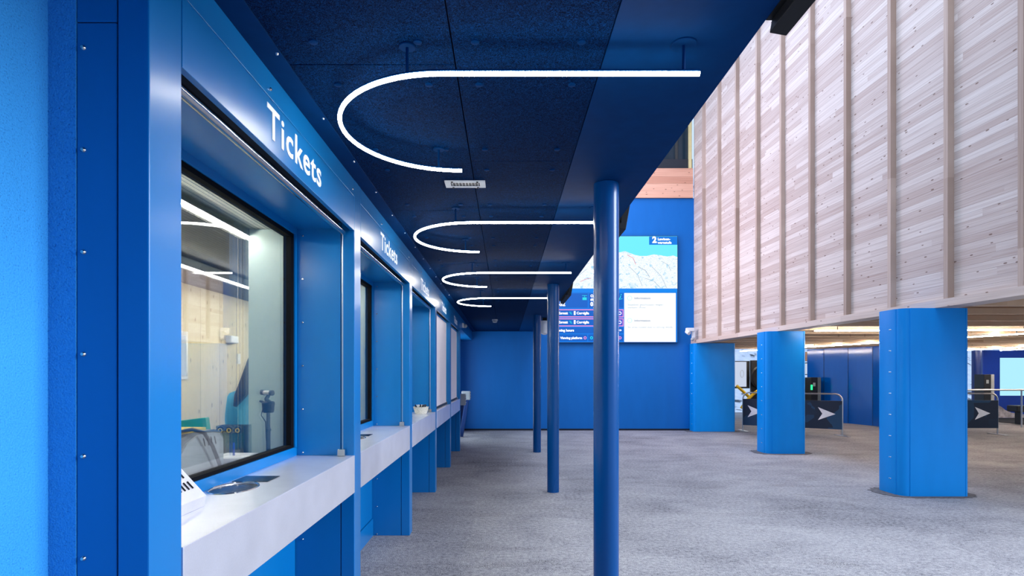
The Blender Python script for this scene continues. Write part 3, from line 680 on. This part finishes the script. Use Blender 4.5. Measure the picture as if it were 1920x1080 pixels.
# printer
pr = thing('desk_printer', 'grey rounded ticket printer on the desk behind the nearest window', 'printer', (-1.62, 2.76, 1.10))
arch = [(2.48, 1.101), (3.02, 1.101), (3.02, 1.27), (2.99, 1.305), (2.93, 1.318), (2.70, 1.318), (2.60, 1.295), (2.53, 1.25), (2.49, 1.18)]
MB().prism(arch, -1.82, -1.50, 'X').build('housing', 'grey', pr)
MB().prism([(2.56, 1.104), (3.00, 1.104), (3.00, 1.26), (2.96, 1.295), (2.90, 1.305), (2.76, 1.305), (2.66, 1.275), (2.59, 1.21), (2.565, 1.15)], -1.50, -1.488, 'X').build('side_cover', 'lgrey', pr)
for k in range(4): MB().tube([(-1.4875, 2.80 + .035 * k, 1.285), (-1.4875, 2.815 + .035 * k, 1.245)], .003, 6).build('vent_slot', 'black', pr)
tag(MB().box(-1.64, -1.505, 2.64, 2.86, 1.320, 1.336, .003).build('note_pad', 'yellow', None), 'yellow note pad lying on top of the grey printer', 'pad')
tag(MB().tube([(-1.52, 2.40, 1.105), (-1.50, 2.44, 1.25), (-1.48, 2.52, 1.335), (-1.455, 2.64, 1.345), (-1.447, 2.73, 1.32), (-1.443, 2.80, 1.25), (-1.45, 2.88, 1.15), (-1.45, 2.90, 1.105)], .009, 10).build('gooseneck_cable', 'black', None, True), 'thick black cable arching in front of the grey printer', 'cable')
gf = MB(); gf.box(-1.97, -1.62, 3.10, 3.14, 1.13, 1.345, .004, Matrix.Rotation(math.radians(-7), 3, 'Y')); gf.box(-1.95, -1.64, 3.09, 3.20, 1.101, 1.118)
tag(gf.build('ring_binder', 'green', None), 'green folder standing behind the grey printer', 'folder')
pt = MB()
pt.box(-1.60, -1.42, 3.05, 3.27, 1.101, 1.150, .003)
tag(pt.build('paper_stack', 'paper', None), 'white stack of papers on the desk just inside the window', 'papers')
tag(MB().box(-1.425, -1.385, 2.55, 2.98, 1.101, 1.106, .001).build('paper_sheet', 'paper', None), 'loose white sheets in front of the grey printer', 'papers')
tag(MB().tube([(-1.50, 3.14, 1.153), (-1.51, 3.16, 1.22)], .006, 8).build('ballpoint_pen', plain('blue_pen', srgb(20, 60, 170), .4), None), 'blue pen standing on the white paper stack', 'pen')
# brochure holder with three round black badges
ah = thing('acrylic_holder', 'clear acrylic holder with black discs behind the window glass', 'holder', (-1.60, 3.37, 1.10))
ab = MB()
for x in (-1.69, -1.65, -1.61, -1.57, -1.53): ab.box(x, x + .003, 3.32, 3.42, 1.101, 1.30)
ab.box(-1.69, -1.527, 3.42, 3.423, 1.101, 1.30).box(-1.69, -1.527, 3.32, 3.323, 1.101, 1.26).box(-1.69, -1.527, 3.32, 3.423, 1.1005, 1.104)
ab.build('case', 'acrylic', ah)
for x in (-1.655, -1.605, -1.555):
    bd = MB().tube([(x, 3.30, 1.275), (x, 3.318, 1.275)], .022, 20).build('badge', 'black', ah)
    MB().tube([(x + .011 * math.cos(a), 3.298, 1.275 + .011 * math.sin(a)) for a in [2 * math.pi * k / 14 for k in range(15)]], .003, 5).build('badge_ring', 'yellow', bd)
# camera on a stand
bx, by = -1.46, 3.50
st = thing('camera_stand', 'small camera on a black pole stand behind the nearest window', 'camera', (bx, by, 1.10))
MB().lathe([(.055, .001), (.055, .012), (.02, .018)], (bx, by, 1.10), 24).build('base', 'black', st, True)
MB().tube([(bx, by, 1.115), (bx, by, 1.25), (bx, by, 1.255), (bx, by, 1.265), (bx, by, 1.27), (bx, by, 1.40)], [.013, .013, .017, .017, .011, .011], 12).build('pole', 'black', st, True)
MB().tube([(bx, by, 1.365), (bx, by, 1.375), (bx, by, 1.425), (bx, by, 1.435)], [.028, .034, .038, .030], 16).box(bx + .01, bx + .042, by - .04, by - .02, 1.38, 1.42, .006).build('clamp', 'black', st, True)
MB().tube([(bx - .02, by, 1.425), (bx - .052, by, 1.437)], .007, 8).tube([(bx, by, 1.43), (bx - .012, by, 1.45), (bx + .006, by, 1.478)], [.018, .013, .010], 10).build('tilt_head', 'black', st, True)
MB().tube([(bx - .030, by - .0, 1.489), (bx + .028, by - .03, 1.487)], .014, 14).build('camera_body', 'rail', st, True)
MB().tube([(bx - .042, by + .005, 1.49), (bx - .022, by - .004, 1.489)], .0165, 14).tube([(bx + .026, by - .028, 1.487), (bx + .040, by - .035, 1.487)], .017, 14).build('end_cap', 'black', st, True)
MB().tube([(bx - .025, by - .02, 1.39), (bx - .035, by - .02, 1.35), (bx - .01, by - .015, 1.31), (bx - .013, by, 1.20), (bx + .02, by - .02, 1.13)], .0028, 6).build('cable', 'black', st, True)
# little things on the office wall
tag(MB().box(-3.378, -3.30, 6.85, 7.05, 1.98, 2.07, .015).build('wall_router', 'white', None), 'white box fixed to the pale timber wall inside the office', 'box')
tag(MB().box(-3.378, -3.36, 7.15, 7.22, 1.73, 1.86, .004).build('light_switch', 'white', None), 'small white switch on the pale timber wall inside the office', 'switch')
tag(MB().box(-2.75, -2.45, 6.30, 6.45, 1.0, 1.50, .01).build('desk_monitor', 'grey', None), 'dark grey monitor against the pale timber wall in the office', 'monitor')
tag(MB().box(-3.0, -2.2, 6.1, 6.9, .25, 0.998).build('side_cabinet', 'lgrey', None), 'pale cabinet carrying the grey monitor in the office', 'cabinet')
# seated clerk
PX, PY, PZ = -2.24, 5.15, 0.25
def skin(name, verts, edges, radii, mat, parent, root=0, sub=2):
    me = bpy.data.meshes.new(name); off = wloc(parent)
    me.from_pydata([Vector(v) - off for v in verts], edges, []); me.update()
    o = bpy.data.objects.new(name, me); COL.objects.link(o)
    sm = o.modifiers.new('skin', 'SKIN'); sm.use_smooth_shade = True
    for i, r in enumerate(radii):
        q = r if isinstance(r, tuple) else (r, r); me.skin_vertices[0].data[i].radius = q
    me.skin_vertices[0].data[root].use_root = True
    o.modifiers.new('sub', 'SUBSURF').levels = sub; o.modifiers['sub'].render_levels = sub
    bpy.context.view_layer.update()
    m2 = bpy.data.meshes.new_from_object(o.evaluated_get(bpy.context.evaluated_depsgraph_get()))
    bpy.data.objects.remove(o); m2.materials.clear(); m2.materials.append(M[mat]); smooth_mesh(m2, 180)
    o = bpy.data.objects.new(name, m2); COL.objects.link(o); o.parent = parent
    return o
pe = thing('person', 'seated office clerk with dark hair and light blue jacket, seen from behind', 'person', (PX, PY, PZ + .62))
z = PZ
V = [(PX, PY, z + .66), (PX, PY - .03, z + .86), (PX, PY - .03, z + 1.02), (PX, PY - .02, z + 1.16), (PX, PY, z + 1.25), (PX, PY + .02, z + 1.36), (PX, PY + .03, z + 1.45)]
E_ = [(0, 1), (1, 2), (2, 3), (3, 4), (4, 5), (5, 6)]; Rr = [(.15, .11), (.13, .10), (.14, .10), (.12, .08), (.05, .05), (.075, .09), (.06, .075)]
for sd in (-1, 1):
    i = len(V)
    V += [(PX + sd * .17, PY - .01, z + 1.12), (PX + sd * .24, PY + .04, z + .88), (PX + sd * .18, PY + .28, z + .84), (PX + sd * .16, PY + .36, z + .84)]
    E_ += [(3, i), (i, i + 1), (i + 1, i + 2), (i + 2, i + 3)]; Rr += [.058, .045, .03, (.035, .018)]
    for f in range(5):
        j = len(V); o_ = (f - 2) * .02
        ln = (.05, .075, .082, .075, .06)[f]
        if f == 0: V.append((PX + sd * .12, PY + .37, z + .83))
        else: V.append((PX + sd * .16 + o_, PY + .38 + ln, z + .825))
        E_.append((i + 3, j)); Rr.append(.009)
    j = len(V)
    V += [(PX + sd * .10, PY + .05, z + .62), (PX + sd * .11, PY + .44, z + .60), (PX + sd * .11, PY + .42, z + .12), (PX + sd * .11, PY + .55, z + .05)]
    E_ += [(0, j), (j, j + 1), (j + 1, j + 2), (j + 2, j + 3)]; Rr += [.09, .065, .045, .04]
skin('body', V, E_, Rr, 'skin', pe)
V = [(PX, PY, z + .68), (PX, PY - .03, z + .86), (PX, PY - .03, z + 1.03), (PX, PY - .02, z + 1.155), (PX, PY, z + 1.21)]; E_ = [(0, 1), (1, 2), (2, 3), (3, 4)]
Rr = [(.18, .14), (.18, .145), (.20, .155), (.155, .13), (.08, .08)]
for sd in (-1, 1):
    i = len(V); V += [(PX + sd * .18, PY - .01, z + 1.12), (PX + sd * .25, PY + .04, z + .88), (PX + sd * .19, PY + .25, z + .84)]
    E_ += [(3, i), (i, i + 1), (i + 1, i + 2)]; Rr += [.10, .08, .055]
skin('jacket', V, E_, Rr, 'jacket', pe)
V = [(PX, PY, z + .64)]; E_ = []; Rr = [(.18, .14)]
for sd in (-1, 1):
    i = len(V); V += [(PX + sd * .10, PY + .06, z + .62), (PX + sd * .11, PY + .45, z + .60), (PX + sd * .11, PY + .42, z + .14)]
    E_ += [(0, i), (i, i + 1), (i + 1, i + 2)]; Rr += [.10, .078, .06]
skin('trousers', V, E_, Rr, 'trouser', pe)
MB().ball((PX, PY - .0, z + 1.42), .115, (.88, 1.0, 1.08)).ball((PX, PY - .065, z + 1.25), .085, (1.0, .6, 1.8)).tube([(PX, PY - .09, z + 1.40), (PX - .04, PY - .14, z + 1.26), (PX - .09, PY - .175, z + 1.15), (PX - .12, PY - .19, z + 1.07)], [.075, .065, .045, .015], 14).build('hair', 'hair', pe, True)
oc = thing('office_chair', 'black office chair under the seated clerk', 'chair', (PX, PY, PZ))
MB().box(PX - .22, PX + .22, PY - .20, PY + .24, PZ + .46, PZ + .53, .02).build('seat', 'black', oc)
MB().box(PX - .20, PX + .20, PY - .30, PY - .26, PZ + .58, PZ + .92, .015).build('backrest', 'black', oc)
MB().tube([(PX, PY, PZ + .06), (PX, PY, PZ + .46)], .03, 12).tube([(PX, PY - .2, PZ + .5), (PX, PY - .24, PZ + .7)], .018, 8).build('stem', 'black', oc)
for k in range(5):
    a = 2 * math.pi * k / 5; MB().tube([(PX, PY, PZ + .08), (PX + .28 * math.cos(a), PY + .28 * math.sin(a), PZ + .03)], [.025, .03], 8).build('leg', 'black', oc)

# ------------------------------------------------------------------ hall beyond the pillars
def lamp_line(label, p, q, z=2.44):
    t = thing('linear_lamp', label, 'lamp', ((p[0] + q[0]) / 2, (p[1] + q[1]) / 2, z), 'linear lamps under the wooden slats')
    MB().tube([(p[0], p[1], z), (q[0], q[1], z)], .013, 8).build('light_tube', 'led2', t)
    P, Q = Vector((p[0], p[1], z)), Vector((q[0], q[1], z))
    for f in (.1, .35, .65, .9):
        c = P.lerp(Q, f); MB().tube([(c.x, c.y, z), (c.x, c.y, 2.60)], .008, 6).build('hanger', 'black', t)
lamp_line('linear lamp crossing between the two front pillars, nearest under the slats', (5.95, 10.95), (10.2, 10.7))
lamp_line('linear lamp running from the left gap towards the right edge under the slats', (8.5, 20.6), (10.9, 10.9))
lamp_line('linear lamp at the far right in front of the pale window, nearer one', (15.95, 19.8), (15.6, 12.5))
lamp_line('linear lamp at the far right in front of the pale window, farther one', (17.3, 19.9), (17.0, 13.0))
cw = [(10.55, 19.9), (10.8, 19.3), (11.2, 18.6), (11.42, 17.7), (11.48, 16.8), (11.48, 15.7)]
struct(MB().prism(cw + [(x + .25, y) for x, y in reversed(cw)], 0, 2.474).build('wall_curved', 'blue_gloss'))
for i in range(1, 5):
    x, y = cw[i]; MB().tube([(x - .002, y, 0), (x - .002, y, 2.47)], .006, 6).build('panel_joint', 'groove', bpy.data.objects['wall_curved'])
def patch():
    k = NT('banner_print'); v = k.coords((1, 1, 1))
    vo = k.n('ShaderNodeTexVoronoi', distance='MANHATTAN'); vo.inputs['Scale'].default_value = 1.9; k.l(v, vo.inputs['Vector'])
    sp_ = k.n('ShaderNodeSeparateXYZ'); k.l(vo.outputs['Color'], sp_.inputs[0])
    k.l(k.ramp(sp_.outputs[0], [(0.2, srgb(3, 30, 58)), (0.8, srgb(8, 62, 100))]), k.b.inputs['Base Color']); k.b.inputs['Roughness'].default_value = .6; return k.m
M['banner'] = patch()
def barrier(label, p, q, ts, plates=True):
    P, Q = Vector((p[0], p[1], 0)), Vector((q[0], q[1], 0)); d = (Q - P).normalized(); L = (Q - P).length; nrm = Vector((d.y, -d.x, 0))
    t = thing('crowd_barrier', label, 'barrier', tuple((P + Q) / 2), 'barriers with dark blue arrow banners')
    up = Vector((0, 0, 1)); pts = [P + up * .02, P + up * .92]
    for k in range(1, 7):
        a = math.pi / 2 * k / 6; pts.append(P + d * (.17 - .17 * math.cos(a)) + up * (.92 + .17 * math.sin(a)))
    for k in range(0, 7):
        a = math.pi / 2 * k / 6; pts.append(Q - d * (.17 - .17 * math.sin(a)) + up * (.92 + .17 * math.cos(a)))
    pts.append(Q + up * .02)
    MB().tube(pts, .021, 10).build('frame', 'rail', t, True)
    bm_ = MB(); o0, o1 = P + d * .0, Q - d * .0
    A = [o0 - nrm * -.026 + up * .17, o1 - nrm * -.026 + up * .17, o1 - nrm * -.026 + up * .91, o0 - nrm * -.026 + up * .91]
    B = [v_ + nrm * -.052 for v_ in A]
    bm_.quad(*A); bm_.quad(*B)
    for i in range(4): bm_.quad(A[i], A[(i + 1) % 4], B[(i + 1) % 4], B[i])
    bmesh.ops.remove_doubles(bm_.bm, verts=bm_.bm.verts, dist=1e-5)
    bn = bm_.build('banner', 'banner', t)
    for tt in ts:
        c = P + d * (L * tt) + nrm * .030 + up * .565
        sh = [(-.19, .17), (.21, 0), (-.19, -.17), (-.09, 0)]
        ar = MB(); f0 = [c + d * a + up * b for a, b in sh]; f1 = [v_ - nrm * .003 for v_ in f0]
        for F_ in (f0, f1):
            vs = [ar.bm.verts.new(v_) for v_ in F_]; ar.bm.faces.new((vs[0], vs[1], vs[3])); ar.bm.faces.new((vs[1], vs[2], vs[3]))
        ar.build('arrow', 'letter', bn)
    for e in (P + d * .0, Q):
        MB().box(e.x - .05, e.x + .05, e.y - .28, e.y + .28, .001, .018, .003).build('foot', 'rail', t)
barrier('dark blue arrow barrier between the two rear pillars', (6.72, 16.1), (8.73, 14.75), (.13, .85))
barrier('dark blue arrow barrier at the far right beside the front pillar', (10.75, 15.2), (13.1, 15.15), (.33, .82))
# far blue wall with pale window, mural and mat
fw = struct(MB().box(17.3, 17.9, 20.6, 20.9, 0, 2.474).box(17.9, 26, 20.6, 20.9, 0, .83).box(17.9, 26, 20.6, 20.9, 2.2, 2.474).build('wall_far', plain('deep_blue_wall', srgb(10, 60, 175), .4)))
struct(MB().box(17.86, 26, 20.62, 20.68, .83, 2.22).build('window_8', glow('pale_cyan_lit_pane', srgb(178, 240, 255), 1.0)))
mu = [(17.4, .72), (17.5, .62), (17.65, .66), (17.8, .5), (17.95, .42), (18.1, .30), (18.3, .22), (18.7, .16), (19.6, .12), (19.6, .03), (17.4, .03)]
MB().prism(mu, 20.585, 20.598, 'Y').build('mural_rock', plain('pale_rock_print', srgb(190, 185, 190), .7, var=.5, scale=6), fw)
struct(MB().box(16.5, 26, 17.5, 20.58, .0005, .02).build('floor_mat', plain('black_mat', srgb(30, 26, 28), .9)))
dc = thing('round_column', 'slim dark blue column in front of the snowy daylight at far right', 'column', (16.9, 20.1, 0))
MB().lathe([(.15, 0), (.15, 2.47)], (16.65, 20.1, .0), 24).build('shaft', plain('navy_column', srgb(4, 40, 110), .4), dc, True)
def gate(label, x, y, h, front, side):
    t = thing('access_gate', label, 'gate', (x, y, 0), 'ticket gates in the hall beyond')
    MB().box(x - .17, x + .06, y - .2, y + .2, .02, h, .01).build('cabinet', front, t)
    MB().box(x + .06, x + .17, y - .2, y + .2, .02, h, .01).build('side_cover', side, t)
    MB().box(x - .10, x - .02, y - .206, y - .199, h - .3, h - .18).build('reader', 'lgrey', t)
    return t
gate('dark access gate beside the dark column at far right', 15.9, 18.9, 1.60, 'black', 'lgrey')
g = gate('dark access gate with green light right of the middle pillar', 10.42, 19.3, 1.50, 'black', 'grey')
MB().box(10.24, 10.29, 19.07, 19.1, 1.08, 1.25).build('green_light', glow('green_signal', (.02, .8, .25, 1), 2.0), g)
gate('grey access gate beside the green light, just right of the middle pillar', 10.04, 19.8, 1.48, 'grey', 'lgrey')
gr = thing('guard_rail', 'straight steel guard rail behind the far right barrier', 'rail', (15.6, 17.2, 0))
MB().tube([(13.4, 17.2, 1.13), (18.5, 17.2, 1.13)], .025, 10).build('top_rail', 'rail', gr, True)
for x in (13.45, 15.6, 18.4): MB().tube([(x, 17.2, 0), (x, 17.2, 1.12)], .022, 8).build('post', 'rail', gr)
def ybar(label, pts):
    p0 = pts[0]; t = thing('yellow_handrail', label, 'handrail', (p0[0], p0[1], 0), 'yellow handrails in the hall beyond')
    MB().tube(pts, .05, 10).build('bar', 'yellow_paint', t, True)
    e = pts[-1]; MB().tube([(e[0], e[1], 0), (e[0], e[1], e[2])], .03, 8).build('post', 'black', t)
ybar('yellow handrail sloping down right of the back-wall pillar', [(8.2, 20.2, 1.2), (8.45, 20.2, .98), (8.62, 20.2, .82)])
ybar('yellow handrail rising towards the middle pillar', [(8.2, 19.8, .42), (8.4, 19.8, .70), (8.62, 19.8, .92), (8.9, 19.8, 1.12)])
ybar('short yellow handrail beside the dark column at far right', [(16.1, 19.4, 1.02), (16.35, 19.4, 1.12), (16.6, 19.4, 1.15)])
pb_ = thing('poster_board', 'bright white poster board with a faint drawing right of the back-wall pillar', 'display', (8.35, 20.3, 1.2))
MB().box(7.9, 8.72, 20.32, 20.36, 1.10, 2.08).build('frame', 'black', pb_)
MB().box(7.93, 8.60, 20.312, 20.32, 1.16, 2.05).build('sheet', glow('glowing_poster_sheet', srgb(205, 216, 238), .95), pb_)  # poster sheet with an added glow to brighten it
MB().tube([(8.44 + .06 * math.cos(a), 20.31, 1.62 + .13 * math.sin(a)) for a in [2 * math.pi * k / 16 for k in range(17)]], .006, 5).tube([(8.15, 20.31, 1.2), (8.05, 20.31, 1.5), (8.12, 20.31, 1.8)], .005, 5).build('drawing', 'lgrey', pb_)
rd = thing('rescue_wheel', 'dark round reel beside the bright white poster board', 'reel', (8.9, 20.1, .9))
MB().tube([(9.0 + .30 * math.cos(a), 20.1, 1.5 + .36 * math.sin(a)) for a in [2 * math.pi * k / 24 for k in range(25)]], .05, 8).build('rim', 'black', rd, True)
MB().box(8.72, 9.3, 20.2, 20.3, 0, 2.1).build('stand', 'black', rd)
wbx = thing('wooden_sign', 'pale wooden box sign under the slats right of the middle pillar', 'sign', (10.7, 20.4, 2.1))
MB().box(10.55, 10.86, 20.25, 20.35, 2.07, 2.40, .01).build('board', plain('pale_orange_wood', srgb(225, 180, 140), .6), wbx)
mt_ = thing('wall_monitor', 'bright monitor hanging right of the middle pillar above the gates', 'monitor', (10.7, 20.4, 1.7))
MB().box(10.45, 10.86, 20.32, 20.36, 1.58, 2.02, .005).build('frame', 'black', mt_)
MB().box(10.48, 10.83, 20.312, 20.32, 1.61, 1.99).build('picture', glow('monitor_picture', srgb(200, 215, 235), 1.0), mt_)
se = thing('bench_seat', 'dark seat at the far right edge in front of the mural', 'seat', (16.35, 17.9, 0))
MB().box(16.02, 17.1, 17.8, 18.2, .42, .62, .03).build('seat_pad', 'black', se)
for x in (16.2, 16.9): MB().box(x, x + .05, 17.9, 18.1, .02, .42).build('leg', 'black', se)
# snowy slope outside
def snow():
    k = NT('snowy_slope_with_rock'); v = k.coords()
    a = k.n('ShaderNodeTexNoise'); a.inputs['Scale'].default_value = 2.2; a.inputs['Detail'].default_value = 8; k.l(v, a.inputs['Vector'])
    k.l(k.ramp(a.outputs['Fac'], [(0.34, srgb(70, 76, 84)), (0.43, srgb(225, 230, 238)), (0.7, srgb(248, 250, 252))]), k.b.inputs['Base Color']); k.b.inputs['Roughness'].default_value = .8; return k.m
hb = MB(); NX, NY = 40, 14; vv = []
for i in range(NX + 1):
    for j in range(NY + 1):
        x, y = 4 + 46 * i / NX, 24 + 20 * j / NY
        vv.append(hb.bm.verts.new((x, y, -.2 + .035 * (y - 24) ** 2 * (1 + .3 * math.sin(x * .6)) + .35 * random.random() * j / NY)))
for i in range(NX):
    for j in range(NY):
        a = i * (NY + 1) + j; hb.bm.faces.new((vv[a], vv[a + NY + 1], vv[a + NY + 2], vv[a + 1]))
struct(hb.build('hillside', snow(), None, True))
